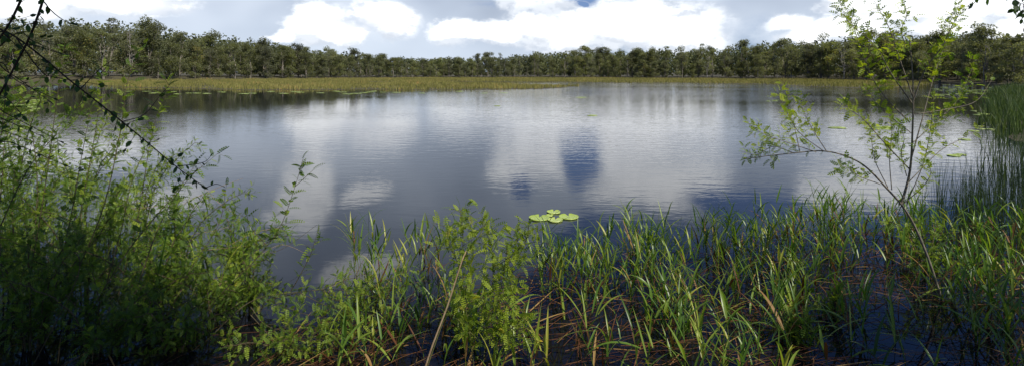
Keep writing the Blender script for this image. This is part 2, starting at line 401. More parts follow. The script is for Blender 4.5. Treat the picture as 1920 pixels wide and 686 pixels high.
# ------------------------------------------------------------ far trees
def leaf_cloud(b, C, size, tint, flat=0.0):
    """irregular little leaf clumps (bent quads) at the points C"""
    k = len(C); sz = size * rng.uniform(0.6, 1.4, k)
    n_ = rng.normal(size=(k, 3)); n_[:, 2] += flat; n_ /= np.linalg.norm(n_, axis=1)[:, None]
    u = np.cross(n_, rng.normal(size=(k, 3))); u /= np.linalg.norm(u, axis=1)[:, None]; v = np.cross(n_, u)
    s_ = sz[:, None]
    V = np.stack([C - u * s_ * .5, C - v * s_ * .32 + n_ * s_ * .1, C + u * s_ * .5, C + v * s_ * .3 - n_ * s_ * .12], 1).reshape(-1, 3)
    b.add(V, np.arange(k)[:, None] * 4 + np.array([[0, 1, 2, 3]]), np.repeat(tint, 4))
def far_tree(kind):
    """a paperbark 10 m tall: kind 0 broad, 1 slim, 2 full to the ground, 3 sparse and grey"""
    tr = MB(); cr = MB()
    nst = [2, 1, 3, 2, 2][kind]
    lobes = []
    for s_ in range(nst):
        a0 = rng.uniform(0, 6.28); lean = rng.uniform(0.3, 1.1) if nst > 1 else 0.25
        h = rng.uniform(7.6, 9.3)
        tip = np.array([math.cos(a0) * lean, math.sin(a0) * lean, h])
        pts = spline([(math.cos(a0) * .15, math.sin(a0) * .15, -0.4), tip * 0.35 + rng.normal(0, .15, 3) * [1, 1, 0], tip * 0.7 + rng.normal(0, .22, 3) * [1, 1, 0], tip], 4)
        tr.tube(pts, 0.085 if kind == 4 else 0.12 if nst < 3 else 0.10, 0.025, 5)
        nl = [13, 14, 13, 13, 16][kind]
        for q in range(nl):
            f = rng.uniform([0.08, 0.08, 0.03, 0.10, 0.25][kind], 1.0); st = pts[int(f * (len(pts) - 1))]
            a = rng.uniform(0, 6.28); out = rng.uniform(0.5, [2.3, 1.3, 1.9, 1.9, 2.1][kind]) * (1.1 - 0.5 * f)
            en = st + np.array([math.cos(a) * out, math.sin(a) * out, rng.uniform(0.5, 1.5)])
            tr.tube(spline([st, (st + en) / 2 + [0, 0, -0.12], en], 3), 0.055, 0.018, 4)
            lobes.append((en, rng.uniform(0.6, 1.1) * [1.1, 0.85, 1.0, 0.8, 0.7][kind], rng.uniform(0.25, 0.75)))
    lobes.append((pts[-1] + [0, 0, 0.2], 0.7, 0.6))
    for (c0, r, t0) in lobes:
        k = int([95, 95, 95, 60, 14][kind] * r * r * 1.6) + [20, 20, 20, 20, 3][kind]
        d = rng.normal(size=(k, 3)); d /= np.linalg.norm(d, axis=1)[:, None]
        rr = r * rng.uniform(0.25, 1, k) ** 0.6 * (1 + 0.35 * np.sin(d[:, 0] * 5 + c0[0] * 7) * np.cos(d[:, 1] * 4))
        C = c0 + d * rr[:, None] * [1, 1, 0.78]
        leaf_cloud(cr, C, 0.24, np.clip(t0 + rng.normal(0, 0.09, k), 0, 0.98), 0.4)
    return tr, cr
LOOK = ['broad olive paperbark', 'slim upright paperbark', 'low-branching dense paperbark', 'sparse grey paperbark', 'leafless pale paperbark']
proto = []
for kind in (0, 0, 0, 1, 1, 1, 2, 2, 2, 3, 3, 4, 4):
    tr, cr = far_tree(kind)
    root = empty('paperbark_tree', (0, 0, 0), LOOK[kind] + ' tree', 'tree')
    tr.build('trunk', M['palebark' if kind == 4 else 'paperbark'], root); cr.build('crown', M['crown'], root)
    proto.append([root, kind, False])
ZN = [(250, 'left end of the sedge'), (560, 'broad left sedge bed'), (900, 'middle of the sedge bed'), (1250, 'open water'), (1560, 'lake left of the sapling'), (9999, 'sapling at far right')]
def put_tree(ix, dep, htop, row, sz=1.0):
    i = int(rng.integers(11)) if row else int(rng.choice([0, 1, 2, 3, 4, 5, 6, 7, 8, 6, 7, 9, 10, 11, 12]))
    root, kind, used = proto[i]
    o = root if not used else copy_tree(root); proto[i][2] = True
    X = (ix - 960) / F * dep; z = float(ground_z(np.array([X]), np.array([dep]))[0]) - 0.05
    H = max(htop - z, 3.0)
    sw = H / 10 * rng.uniform(0.95, 1.3) * (1.15 if H < 9 else 1.0)
    o.location = (X, dep, z); o.scale = (sw, sw, H / 10.0); o.rotation_euler = (0, 0, rng.uniform(0, 6.28))
    zn = next(t for lim, t in ZN if ix < lim)
    rown = ['front row', 'second row', 'rearmost row'][row]; size = 'tall ' if sz > 1.03 else 'short ' if sz < 0.9 else ''
    o['label'] = size + LOOK[kind] + ' in the ' + rown + ' behind the ' + zn; o['category'] = 'tree'; o['group'] = 'paperbark trees behind the ' + zn
count = 0
for row, (off, spc, hf) in enumerate(((0.5, 4.2, 0.80), (5.5, 4.4, 0.92), (12, 4.8, 1.0))):
    ix = -70.0 + row * 8
    while ix < 2010:
        dep = tl_depth(ix) + off + rng.uniform(-2.2, 3.0)
        top = np.interp(ix, TL[:, 0], TL[:, 2])
        ht = CAMH + (HZ - top) / F * (tl_depth(ix) + 8)
        sz = rng.uniform(0.78, 1.14)
        if row == 0 and rng.random() < 0.3: sz *= 0.7
        put_tree(ix, dep, ht * hf * sz, row, sz); count += 1
        # step along the shore line, in metres
        d2 = tl_depth(ix + 5); slope = np.hypot((ix + 5 - 960) / F * d2 - (ix - 960) / F * tl_depth(ix), d2 - tl_depth(ix)) / 5
        ix += spc * rng.uniform(0.55, 1.45) / slope
by = {}
for o in COL.objects:
    if o.get('category') == 'tree' and o.name.startswith('paperbark'): by.setdefault(o['label'], []).append(o)
for lab, os_ in by.items():
    if len(os_) < 2: continue
    os_.sort(key=lambda o: o.location.x / o.location.y)
    nm = ['left-hand', 'right-hand'] if len(os_) == 2 else ['leftmost', 'second-from-left', 'third-from-left', 'fourth-from-left', 'fifth-from-left', 'sixth-from-left', 'seventh-from-left', 'eighth-from-left'][:len(os_) - 1] + ['rightmost']
    for o, q in zip(os_, nm): o['label'] = q + ' ' + lab
print('trees', count)
# woodland mass behind the rows
b = MB(); tb = MB()
for q in range(900):
    ix = rng.uniform(-160, 2080); dep = tl_depth(ix) + rng.uniform(16, 60)
    top = np.interp(ix, TL[:, 0], TL[:, 2]); ht = (CAMH + (HZ - top) / F * (tl_depth(ix) + 8)) * rng.uniform(0.78, 1.02)
    X = (ix - 960) / F * dep; z0 = float(ground_z(X, dep))
    k = 230; C = rng.normal(size=(k, 3)); C /= np.linalg.norm(C, axis=1)[:, None]; C *= rng.uniform(0.4, 1, k)[:, None] ** 0.5
    C = C * [2.8, 2.8, ht * 0.48] + [X, dep, z0 + ht * 0.52]
    leaf_cloud(b, C, 0.8, np.clip(rng.uniform(0.2, 0.7) + rng.normal(0, 0.1, k), 0, 0.95))
tag(b.build('woodland', M['wood']), 'dense dark paperbark woodland massed behind the front trees of the far shore', 'woodland', kind='stuff')

# ------------------------------------------------------------ lily pads
def pad_mesh(r, tint, lift=0.012, seed=0):
    rr = np.random.default_rng(seed); k = 26; a = np.linspace(0.2, 2 * np.pi - 0.2, k)
    rad = r * (1 + 0.02 * np.sin(a * 5 + seed)); wv = 0.003 * np.sin(a * 7 + seed)
    V = [np.array([[0, 0, lift]])]
    V.append(np.stack([np.cos(a) * rad * .93, np.sin(a) * rad * .93, lift + wv * 0.3], -1))
    V.append(np.stack([np.cos(a) * rad, np.sin(a) * rad, lift + 0.004 + wv], -1))
    V.append(np.stack([np.cos(a) * rad * .985, np.sin(a) * rad * .985, np.full(k, 0.001)], -1))
    b = MB(); V = np.vstack(V); n0 = b.n
    b.add(V, np.array([[0, 1 + i, 2 + i] for i in range(k - 1)]), tint)
    q = []
    for L in (0, 1):
        for i in range(k - 1): o = 1 + L * k; q.append([o + i, o + k + i, o + k + i + 1, o + i + 1])
    b.f4.append(np.array(q)); return b
def pad(X, Y, r, tint, label, group, rot=None, sx=1.0):
    b = pad_mesh(r, tint, seed=int(rng.integers(1000)))
    o = b.build('lily_pad', M['lily']); o.location = (X, Y, 0.004); o.rotation_euler = (0, 0, rng.uniform(0, 6.28) if rot is None else rot)
    tag(o, label, 'lily pad', group); return o
for (x, y, wpx, t, lab) in ((1038, 398, 25, 0.6, 'small round yellow-green lily pad at the back of the near cluster of five'), (1011, 409, 38, 0.45, 'wide green lily pad at the left of the near cluster of five'),
                            (1066, 407, 36, 0.5, 'wide green lily pad at the right of the near cluster of five'), (1041, 413, 28, 0.7, 'yellow-green lily pad at the front of the near cluster of five'),
                            (1031, 404.5, 13, 0.6, 'smallest lily pad in the middle of the near cluster of five')):
    Y = CAMH * F / (y - HZ); pad((x - 960) / F * Y, Y, wpx / F * Y / 1.95, t, lab, 'near cluster of lily pads', rot=rng.uniform(-0.5, 0.5) + 1.5)
def pads_img(items, label, group, r=(0.12, 0.19)):
    for (x, y) in items:
        Y = CAMH * F / (y - HZ); pad((x - 960) / F * Y, Y, rng.uniform(*r), rng.uniform(0.1, 0.6), label, group)
J = lambda x, y, n_, dx, dy: [(x + rng.normal(0, dx), y + rng.normal(0, dy)) for _ in range(n_)]
pads_img(J(1650, 240, 16, 15, 1.6), 'pale green lily pad floating in the patch behind the thin stems of the sapling', 'lily pads behind the sapling')
pads_img(J(1570, 240, 5, 7, 0.6), 'pale green lily pad in the small strip left of the sapling', 'lily pads left of the sapling')
pads_img([(1795, 291), (1788, 292.5), (1802, 290.5)], 'yellow green lily pad beside the thin reeds on the right', 'lily pads beside the right reeds', (0.1, 0.16))
pads_img(J(1838, 214, 9, 8, 2.5), 'pale lily pad just left of the tall grass bank on the right', 'lily pads left of the grass bank')
pads_img([(1838, 242), (1858, 243), (1808, 262), (1832, 237), (1824, 246)], 'pale lily pad between the sapling and the right grass bank', 'lily pads by the right bank', (0.12, 0.2))
pads_img(J(1820, 169, 46, 45, 4.5), 'pale green lily pad in the dense raft off the far right shore', 'lily pad raft off the far right shore', (0.3, 0.5))
pads_img(J(40, 195, 34, 26, 9), 'pale green lily pad floating behind the left shrubs', 'lily pads behind the left shrubs', (0.18, 0.3))
pads_img(J(30, 242, 9, 26, 3), 'yellow green lily pad floating nearer behind the left shrubs', 'nearer lily pads behind the left shrubs', (0.14, 0.22))
for x in (218, 240, 272, 286, 322, 330, 352, 366, 385, 413, 455, 471, 506, 530, 548, 556, 560, 600, 630, 642, 648, 664, 680, 692, 700, 715, 740, 790, 860, 905, 940, 1085):
    yy = np.interp(x, [200, 400, 600, 1000, 1100], [171, 173.5, 173, 172, 181]) + rng.uniform(-1.5, 4)
    pads_img([(x, yy), (x + rng.uniform(3, 7), yy + rng.uniform(-.5, .5))], 'pale lily pad floating along the front edge of the broad sedge bed', 'lily pads along the sedge bed', (0.2, 0.4))
pads_img([(1112, 217), (1106, 217.5), (932, 199), (1440, 190), (1452, 189)], 'single pale lily pad out on the open water', 'lily pads on the open water', (0.15, 0.25))

# ------------------------------------------------------------ plant building blocks
LEAFLET = (np.array([[0, 0, 0], [0.25, 0.27, 0.05], [0.8, 0.30, 0.04], [1, 0, 0], [0.8, -0.30, 0.04], [0.25, -0.27, 0.05]], float), np.array([[0, 1, 4, 5], [1, 2, 3, 4]]))
LEAFLET = (LEAFLET[0], np.array([[0, 1, 2, 3], [0, 3, 4, 5]]))
def compound(npair, length, ll, droop=0.15, vee=0.25):
    """pinnate leaf along +x, z up: pairs of leaflets on a rachis"""
    V = []; Fc = []
    k = 0
    for i in range(npair * 2 + 1):
        last = i == npair * 2
        f = 1.0 if last else (0.12 + 0.85 * (i // 2 + 0.5) / npair)
        o = np.array([f * length, 0, -droop * length * f * f])
        sgn = 1 if i % 2 else -1
        a = 0 if last else sgn * R(72 - 22 * f)
        x = np.array([math.cos(a), math.sin(a), vee if not last else -droop]); x = unit(x); y = unit(np.cross([0, 0, 1], x)); z = np.cross(x, y)
        s_ = ll * (0.8 + 0.35 * math.sin(f * 3.0))
        V.append(o + s_ * (LEAFLET[0][:, :1] * x + LEAFLET[0][:, 1:2] * y + LEAFLET[0][:, 2:3] * z)); Fc.append(LEAFLET[1] + k); k += 6
    w_ = 0.0012; V.append(np.array([[0, -w_, 0], [0, w_, 0], [length, w_, -droop * length], [length, -w_, -droop * length]])); Fc.append(np.array([[k, k + 1, k + 2, k + 3]]))
    return np.vstack(V), np.vstack(Fc)
T_PIN = [compound(n_, l_, 0.019, d_) for n_, l_, d_ in ((4, 0.075, .1), (5, 0.095, .25), (4, 0.085, .15), (6, 0.11, .3))]
T_SAP = [compound(n_, l_, 0.026, d_) for n_, l_, d_ in ((3, 0.08, .1), (4, 0.10, .2), (2, 0.06, .1))]
T_BROAD = [(np.array([[0, 0, 0], [0.22, 0.24, 0.05], [0.62, 0.27, 0.02], [1, 0, -0.10], [0.62, -0.27, 0.02], [0.22, -0.24, 0.05]], float) * 0.046, np.array([[0, 1, 2, 3], [0, 3, 4, 5]]))]
def put_leaf(lf, T, p, d, up, sc, tint):
    x = unit(d); y = unit(np.cross(up, x)); z = np.cross(x, y)
    lf.place(T[int(rng.integers(len(T)))], p, x, y, z, sc, tint)
def walk(p, d, L, step=0.03, wander=0.16, trop=0.0):
    pts = [p]; d = unit(d)
    for _ in range(max(3, int(L / step))):
        d = unit(d + rng.normal(0, wander, 3) * 0.5 + [0, 0, trop * step * 6]); pts.append(pts[-1] + d * step)
    return np.array(pts)
def dress(st, lf, path, r0, r1, f0, f1, T, dens, twigs=0, twl=0.2, sc=1.0, tb=0.5, ts=0.2, updir=0.08, droop=0.0, sides=5, hang=False):
    """put the stem tube, side twigs and leaves on a path"""
    st.tube(path, r0, r1, sides)
    seg = np.linalg.norm(np.diff(path, axis=0), axis=1); L = seg.sum(); cum_ = np.concatenate([[0], np.cumsum(seg)])
    def at_(f):
        s_ = f * L; i = min(len(path) - 2, int(np.searchsorted(cum_, s_) - 1)); i = max(i, 0)
        t = (s_ - cum_[i]) / (seg[i] + 1e-9); return path[i] * (1 - t) + path[i + 1] * t, unit(path[i + 1] - path[i])
    ph = rng.uniform(0, 6.28)
    def leaves(pth, g0, g1, dn):
        sg = np.linalg.norm(np.diff(pth, axis=0), axis=1); LL = sg.sum(); k = max(2, int(LL * (g1 - g0) * dn)); a = rng.uniform(0, 6.28)
        cu = np.concatenate([[0], np.cumsum(sg)])
        for i in range(k):
            f = g0 + (g1 - g0) * (i + rng.uniform(0.2, 0.8)) / k; s_ = f * LL; j = max(0, min(len(pth) - 2, int(np.searchsorted(cu, s_) - 1)))
            p = pth[j] + (pth[j + 1] - pth[j]) * min(1, (s_ - cu[j]) / (sg[j] + 1e-9)); t = unit(pth[j + 1] - pth[j])
            a += 2.4; side = unit(np.cross(t, [math.cos(a), math.sin(a), 0.3]))
            if i == k - 1: d = t
            elif hang: d = unit(side * 0.6 + [0, 0, -0.9])
            else: d = unit(side * 0.9 + t * 0.45 + [0, 0, updir])
            up = unit(np.array([0, 0, 1.0]) + rng.normal(0, 0.4, 3)) if not hang else rdir()
            if abs(np.dot(up, d)) > 0.97: up = rdir()
            put_leaf(lf, T, p, d, up, sc * rng.uniform(0.7, 1.2), float(np.clip(tb + rng.normal(0, ts), 0.02, 0.99 if rng.random() < 0.03 else 0.93)))
    leaves(path, f0, f1, dens)
    k = int(L * (f1 - f0) * twigs)
    for i in range(k):
        f = f0 + (f1 - f0) * (i + rng.random()) / max(k, 1); p, t = at_(f)
        ph += 2.4; side = unit(np.cross(t, [math.cos(ph), math.sin(ph), 0.25]))
        tw = walk(p, side * 0.95 + t * 0.45 + np.array([0, 0, 0.12]), twl * rng.uniform(0.5, 1.3) * (1.15 - 0.6 * f), 0.025, 0.2, -droop)
        st.tube(tw, max(r1 * 0.8, 0.0014), 0.0009, 4)
        leaves(tw, 0.12, 1.0, dens)
def shrub(name, base, stems, label, cat, T, stem_mat, leaf_mat_, group=None):
    st, lf = MB(), MB()
    for kw in stems: dress(st, lf, **{**dict(T=T), **kw})
    root = empty(name, base, label, cat, group)
    st.build('stem', stem_mat, root, loc=base); lf.build('foliage', leaf_mat_, root, loc=base)
    return root

# ------------------------------------------------------------ left mass of shrubs
def bush(base, H, spread, nst, label, tb=0.5, dens=42, twigs=18, group='leafy shrubs crowding the left bank', mat='pinnate', T=T_PIN, smat='twig', sc=0.78, twl=0.24):
    stems = []
    for q in range(nst):
        a = q * 2.4 + rng.uniform(-.5, .5); s_ = spread * rng.uniform(0.3, 1.25); h = H * rng.uniform(0.35, 1.05)
        tip = np.array(base) + [math.cos(a) * s_, math.sin(a) * s_ * 0.8, h]
        midp = np.array(base) + [math.cos(a) * s_ * 0.35, math.sin(a) * s_ * 0.3, h * 0.55]
        e = tip + [math.cos(a) * s_ * 0.22, math.sin(a) * s_ * 0.2, -h * rng.uniform(-0.12, 0.10)]
        b0 = np.array(base) + [math.cos(a) * .05, math.sin(a) * .05, -0.15]
        pth = spline([b0, midp, tip, e], 7); pth[1:] += rng.normal(0, 0.006, (len(pth) - 1, 3))
        stems.append(dict(path=pth, r0=0.0075, r1=0.0018, f0=0.22, f1=1.0, dens=dens, twigs=twigs, twl=twl, tb=tb + rng.normal(0, .08), ts=0.2, sc=sc * rng.uniform(.8, 1.2)))
    return shrub('leafy_shrub', base, stems, label, 'shrub', T, M[smat], M[mat], group)
LB = [  # X/Y slope given by pixel, depth, height, spread, stems, label, leaf tint with sun and shade put into it
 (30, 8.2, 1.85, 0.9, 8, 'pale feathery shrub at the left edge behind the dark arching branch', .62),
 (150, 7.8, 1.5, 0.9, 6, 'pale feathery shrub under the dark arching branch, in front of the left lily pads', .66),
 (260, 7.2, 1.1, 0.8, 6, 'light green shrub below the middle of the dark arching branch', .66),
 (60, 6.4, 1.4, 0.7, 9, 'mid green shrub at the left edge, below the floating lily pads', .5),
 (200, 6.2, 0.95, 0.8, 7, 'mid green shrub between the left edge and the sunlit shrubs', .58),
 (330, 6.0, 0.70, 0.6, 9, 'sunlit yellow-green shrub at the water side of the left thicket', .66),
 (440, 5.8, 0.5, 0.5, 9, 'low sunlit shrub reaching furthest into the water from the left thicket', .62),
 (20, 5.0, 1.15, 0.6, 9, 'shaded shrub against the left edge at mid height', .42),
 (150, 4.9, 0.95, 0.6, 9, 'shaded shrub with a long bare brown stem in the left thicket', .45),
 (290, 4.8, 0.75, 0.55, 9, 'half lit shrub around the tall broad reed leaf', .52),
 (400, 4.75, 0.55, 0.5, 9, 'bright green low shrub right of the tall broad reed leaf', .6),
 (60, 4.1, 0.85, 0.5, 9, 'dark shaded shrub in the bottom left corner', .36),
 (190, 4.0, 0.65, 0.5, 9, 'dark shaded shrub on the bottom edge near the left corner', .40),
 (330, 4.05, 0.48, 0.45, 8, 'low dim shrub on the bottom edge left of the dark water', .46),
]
for (x, Y, H, S, ns, lab, tb) in LB:
    bush(((x - 960) / F * Y, Y, 0.0), H, S, ns, lab, tb, sc=0.64 if Y < 5.5 else 0.78, dens=50 if Y < 5.5 else 42)

for (x, Y, H, S, ns, lab, tb) in ((655, 4.7, .30, .55, 9, 'low bright shrub floating over the dark water right of the horizontal branch', .68), (555, 4.0, .20, .38, 6, 'low leafy shrub on the bottom edge over dark water left of the cane shrub', .6),
        (470, 4.7, .42, .45, 8, 'small shrub over the water between the thicket and the horizontal branch', .6)):
    bush(((x - 960) / F * Y, Y, 0.0), H, S, ns, lab, tb, twigs=15, sc=0.62, dens=50, twl=.2)
# arching dark branches overhead at the left; their trunk stands just outside the picture
st, lf = MB(), MB(); base = np.array([-4.3, 3.0, 0.0])
dress(st, lf, spline([base + [0, 0, -.2], base + [.05, 0, 1.0], base + [.2, .1, 2.2], base + [.35, .1, 3.2]], 6), 0.035, 0.012, 0.6, 1, T_BROAD, 10, 4, 0.3, 1.0, 0.4)
arch = spline([P(-420, -60, 3.05), P(-120, 20, 3.1), P(0, 55, 3.15), P(60, 92, 3.2), P(130, 150, 3.25), P(200, 205, 3.3), P(270, 262, 3.35), P(330, 312, 3.4), P(385, 352, 3.45)], 6)
dress(st, lf, arch, 0.0068, 0.0026, 0.30, 1.0, T_BROAD, 20, 11, 0.20, 1.0, 0.4, hang=True)
for pts_, f0 in (([P(385, 352, 3.45), P(405, 345, 3.5), P(420, 350, 3.5)], 0), ([P(330, 312, 3.4), P(380, 305, 3.45), P(398, 290, 3.5)], 0), ([P(230, 228, 3.3), P(270, 215, 3.4), P(300, 180, 3.5), P(318, 160, 3.5)], 0.1), ([P(150, 168, 3.3), P(200, 120, 3.4), P(262, 92, 3.5)], 0.3)):
    dress(st, lf, spline(pts_, 6), 0.0032, 0.0012, f0, 1.0, T_BROAD if f0 == 0 else T_PIN, 22, 3, 0.12, 0.8, 0.55)
for pts_ in ([P(100, -60, 2.9), P(62, 55, 2.95), P(25, 130, 3.0), P(-15, 205, 3.0)], [P(60, -50, 2.8), P(35, 10, 2.85), P(8, 60, 2.9), P(-40, 120, 2.9)]):
    dress(st, lf, spline(pts_, 6), 0.0068, 0.005, 0.1, 1.0, T_BROAD, 16, 9, 0.2, 1.0, 0.38, hang=True)
for _ in range(9):
    x0, y0 = rng.uniform(-40, 110), rng.uniform(0, 290)
    dress(st, lf, spline([P(x0 - rng.uniform(60, 130), y0 + rng.uniform(-80, 60), 3.1), P(x0 - 30, y0 - rng.uniform(5, 35), 3.15), P(x0, y0, 3.2), P(x0 + rng.uniform(30, 110), y0 + rng.uniform(10, 60), 3.3)], 6), 0.004, 0.0015, 0.4, 1, T_BROAD, 14, 6, 0.14, 0.85, 0.45)
root = empty('arching_shrub', base, 'tall shrub with a dark branch arching across the upper left over the water', 'shrub')
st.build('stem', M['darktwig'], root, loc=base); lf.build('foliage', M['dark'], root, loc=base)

SPR = [([(120, 560), (190, 400), (225, 250), (240, 150), (268, 92)], 4.2, 'tallest feathery spray, crossing the sedge bed above the dark branch'), ([(40, 600), (80, 380), (105, 200), (122, 75)], 4.6, 'bright feathery shoot reaching the far trees near the left edge'),
       ([(220, 560), (260, 400), (285, 250), (318, 158)], 4.8, 'feathery spray ending at the front edge of the sedge bed'), ([(130, 520), (160, 350), (180, 240), (195, 128)], 5.2, 'pale feathery spray between the two tallest sprays'),
       ([(60, 500), (70, 350), (60, 250), (40, 175)], 5.0, 'bright spray in front of the left lily pads'), ([(250, 560), (300, 420), (350, 340), (408, 288)], 4.1, 'leafy shoot at the lower end of the dark branch'),
       ([(160, 600), (240, 470), (330, 360), (372, 300)], 4.0, 'dim leafy shoot crossing under the dark branch'), ([(-20, 560), (0, 380), (10, 250), (25, 160)], 4.4, 'leafy shoot right at the left edge, below the far trees'),
       ([(-60, 420), (-20, 280), (30, 200), (75, 150)], 3.9, 'shaded shoot leaning in from the left edge toward the sedge bed'), ([(-40, 520), (30, 360), (80, 280), (150, 215)], 4.0, 'shoot bending right below the shaded one at the left edge'),
       ([(90, 600), (130, 420), (150, 310), (170, 205)], 4.1, 'shoot ending on the dark branch where the lily pads begin'), ([(180, 600), (225, 440), (250, 330), (290, 250)], 4.4, 'shoot just below the middle of the dark branch'),
       ([(0, 480), (-5, 330), (5, 230), (20, 100)], 3.8, 'dim shoot hugging the left edge up to the far treetops'),
       ([(300, 620), (360, 500), (410, 420), (425, 345)], 4.3, 'shoot with rounded leaves left of the lone thin spray')]
def sprays():
    for pts_, D_, lab in SPR:
        pp = [P(x, y, D_ + .1 * i) for i, (x, y) in enumerate(pts_)]
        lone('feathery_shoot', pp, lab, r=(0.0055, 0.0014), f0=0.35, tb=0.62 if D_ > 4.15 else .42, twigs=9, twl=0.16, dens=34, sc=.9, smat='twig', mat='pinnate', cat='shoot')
# thin spray with feathery leaves rising alone from the thicket
def lone(name, pts, label, cane=None, r=(0.005, 0.0015), f0=0.3, dens=32, twigs=7, twl=0.12, tb=0.5, T=T_PIN, smat='twig', mat='pinnate', extra=(), sc=1.0, cat='shrub', group=None):
    st, lf = MB(), MB(); pts = [np.asarray(p, float) for p in pts]
    base = pts[0].copy(); base[2] = 0
    dress(st, lf, spline(pts, 7), r[0], r[1], f0, 1.0, T, dens, twigs, twl, sc, tb)
    for (pp, kw) in extra:
        a_ = dict(r0=r[0] * .6, r1=r[1], f0=0.2, f1=1.0, T=T, dens=dens, twigs=twigs, twl=twl, sc=sc, tb=tb); a_.update(kw)
        dress(st, lf, spline(pp, 6), **a_)
    root = empty(name, base, label, cat, group)
    if cane is not None:
        cb = MB(); cb.tube(spline(cane, 7), 0.0072, 0.0038, 8); cb.build('cane', M['tan'], root, loc=base)
    st.build('stem', M[smat], root, loc=base); lf.build('foliage', M[mat], root, loc=base); return root
sprays()
lone('leafy_shrub', [P(330, 650, 4.2), P(420, 545, 4.25), P(480, 485, 4.3), P(525, 425, 4.35), P(553, 350, 4.4), P(568, 298, 4.4)], 'thin dark stem with feathery leaves rising highest right of the left thicket', f0=0.25, tb=0.45, twigs=6,
     extra=[([P(553, 350, 4.4), P(575, 330, 4.45), P(588, 318, 4.5)], {}), ([P(500, 460, 4.3), P(470, 425, 4.25), P(462, 400, 4.2)], {})])
lone('leafy_shrub', [P(545, 545, 4.6), P(560, 520, 4.6), P(583, 475, 4.6), P(595, 435, 4.6)], 'short leafy stem standing over the dark water beside the horizontal branch', f0=0.2, tb=0.62, twigs=9, twl=0.14)
lone('leafy_shrub', [P(385, 640, 4.1), P(470, 565, 4.3), P(560, 547, 4.4), P(640, 543, 4.45), P(720, 562, 4.45)], 'low shrub with a brown horizontal branch and dense small leaves over the water', f0=0.25, tb=0.62, twigs=17, twl=0.2, sc=0.72,
     extra=[([P(560, 547, 4.4), P(620, 575, 4.3), P(700, 590, 4.25), P(735, 605, 4.2)], {}), ([P(600, 543, 4.4), P(665, 520, 4.5), P(690, 530, 4.5)], {}),
            ([P(470, 575, 4.1), P(500, 610, 4.0), P(560, 625, 3.95), P(610, 640, 3.9)], {}), ([P(470, 590, 4.0), P(520, 640, 3.9), P(580, 662, 3.85)], {}), ([P(500, 560, 4.3), P(560, 585, 4.2), P(615, 595, 4.2)], {}),
            ([P(400, 630, 4.1), P(450, 640, 4.0), P(500, 672, 3.9)], {})])
lone('leafy_shrub', [P(60, 690, 3.9), P(150, 500, 3.9), P(90, 458, 3.95), P(0, 425, 4.0)], 'long bare brown stem bending across the left thicket', f0=0.5, tb=0.4, dens=10, twigs=3)
def bare(pts, label, r=0.0035, mat='tan'):
    b = MB(); b.tube(spline(pts, 7), r, r * .4, 5); base = pts[0].copy(); base[2] = 0
    o = b.build('bare_stem', M[mat], loc=base); o.location = base
    tag(o, label, 'stem', 'bare stems lying across the left thicket')
for _ in range(34):
    x, Y = rng.uniform(-20, 480), rng.uniform(4.0, 7.0); y = HZ + CAMH * F / Y - rng.uniform(15, 90); dx = rng.uniform(40, 170) * (1 if rng.random() < .6 else -1)
    bare([P(x, y + 20, Y), P(x + dx * .5, y + rng.uniform(-12, 12), Y + .1), P(x + dx, y + rng.uniform(-50, 25), Y + .2)], 'thin bare dry stem tangled across the left thicket', rng.uniform(.0025, .0045), 'tan' if rng.random() < .6 else 'twig')
# centre shrub with tan cane
lone('cane_shrub', [P(790, 720, 3.7), P(812, 655, 3.72), P(840, 575, 3.76), P(866, 495, 3.8), P(876, 470, 3.82)], 'bushy bright shrub with a pale tan cane standing at the centre foreground', cane=[P(782, 740, 3.46), P(808, 655, 3.50), P(838, 575, 3.56), P(864, 495, 3.62), P(874, 470, 3.66)], r=(0.006, 0.003), f0=0.6, tb=0.82, smat='greentwig', twigs=32, twl=0.2, dens=46, sc=0.8,
     extra=[([P(866, 495, 3.8), P(868, 440, 3.85), P(862, 388, 3.9)], dict(r0=0.003)), ([P(872, 480, 3.8), P(900, 440, 3.85), P(908, 408, 3.9)], dict(r0=0.003)), ([P(905, 690, 3.75), P(915, 600, 3.8), P(925, 500, 3.85), P(915, 430, 3.9)], {}),
            ([P(925, 690, 3.8), P(950, 590, 3.85), P(962, 500, 3.9), P(972, 425, 3.95)], {}), ([P(890, 700, 3.8), P(880, 620, 3.8), P(872, 560, 3.8), P(880, 500, 3.8)], {}), ([P(950, 520, 3.9), P(985, 455, 3.95), P(992, 420, 3.95)], {}),
            ([P(915, 600, 3.8), P(940, 540, 3.8), P(950, 470, 3.85)], {}), ([P(905, 660, 3.8), P(950, 620, 3.75), P(990, 600, 3.75)], {}), ([P(900, 640, 3.8), P(860, 600, 3.8), P(845, 575, 3.8)], {}), ([P(862, 500, 3.8), P(842, 455, 3.8), P(838, 425, 3.85)], {})])

# ------------------------------------------------------------ sapling on the right
D = 4.95
trunk = spline([P(1775, 590, D), P(1762, 550, D), P(1735, 470, D), P(1702, 400, D), P(1660, 350, D), P(1612, 305, D), P(1550, 284, D + .05), P(1480, 288, D + .1), P(1395, 298, D + .2)], 7)
up_ = spline([P(1690, 383, D), P(1706, 320, D), P(1711, 240, D - .05), P(1712, 160, D - .1), P(1706, 78, D - .1)], 7)
st, lf = MB(), MB(); base = P(1775, 590, D); base[2] = 0
kw = dict(T=T_SAP, dens=46, twigs=15, twl=0.15, tb=0.74, ts=0.22, sc=0.74)
st.tube(np.vstack([[base + [0.03, 0, -0.2]], trunk]), np.concatenate([[0.016], np.linspace(0.0145, 0.0035, len(trunk))]), sides=7)
st.tube(up_, 0.012, 0.004, 7)
def sp_(pts, d0=0.0, d1=0.0): k = len(pts); return spline([P(x, y, D + d0 + (d1 - d0) * i / (k - 1)) for i, (x, y) in enumerate(pts)], 6)
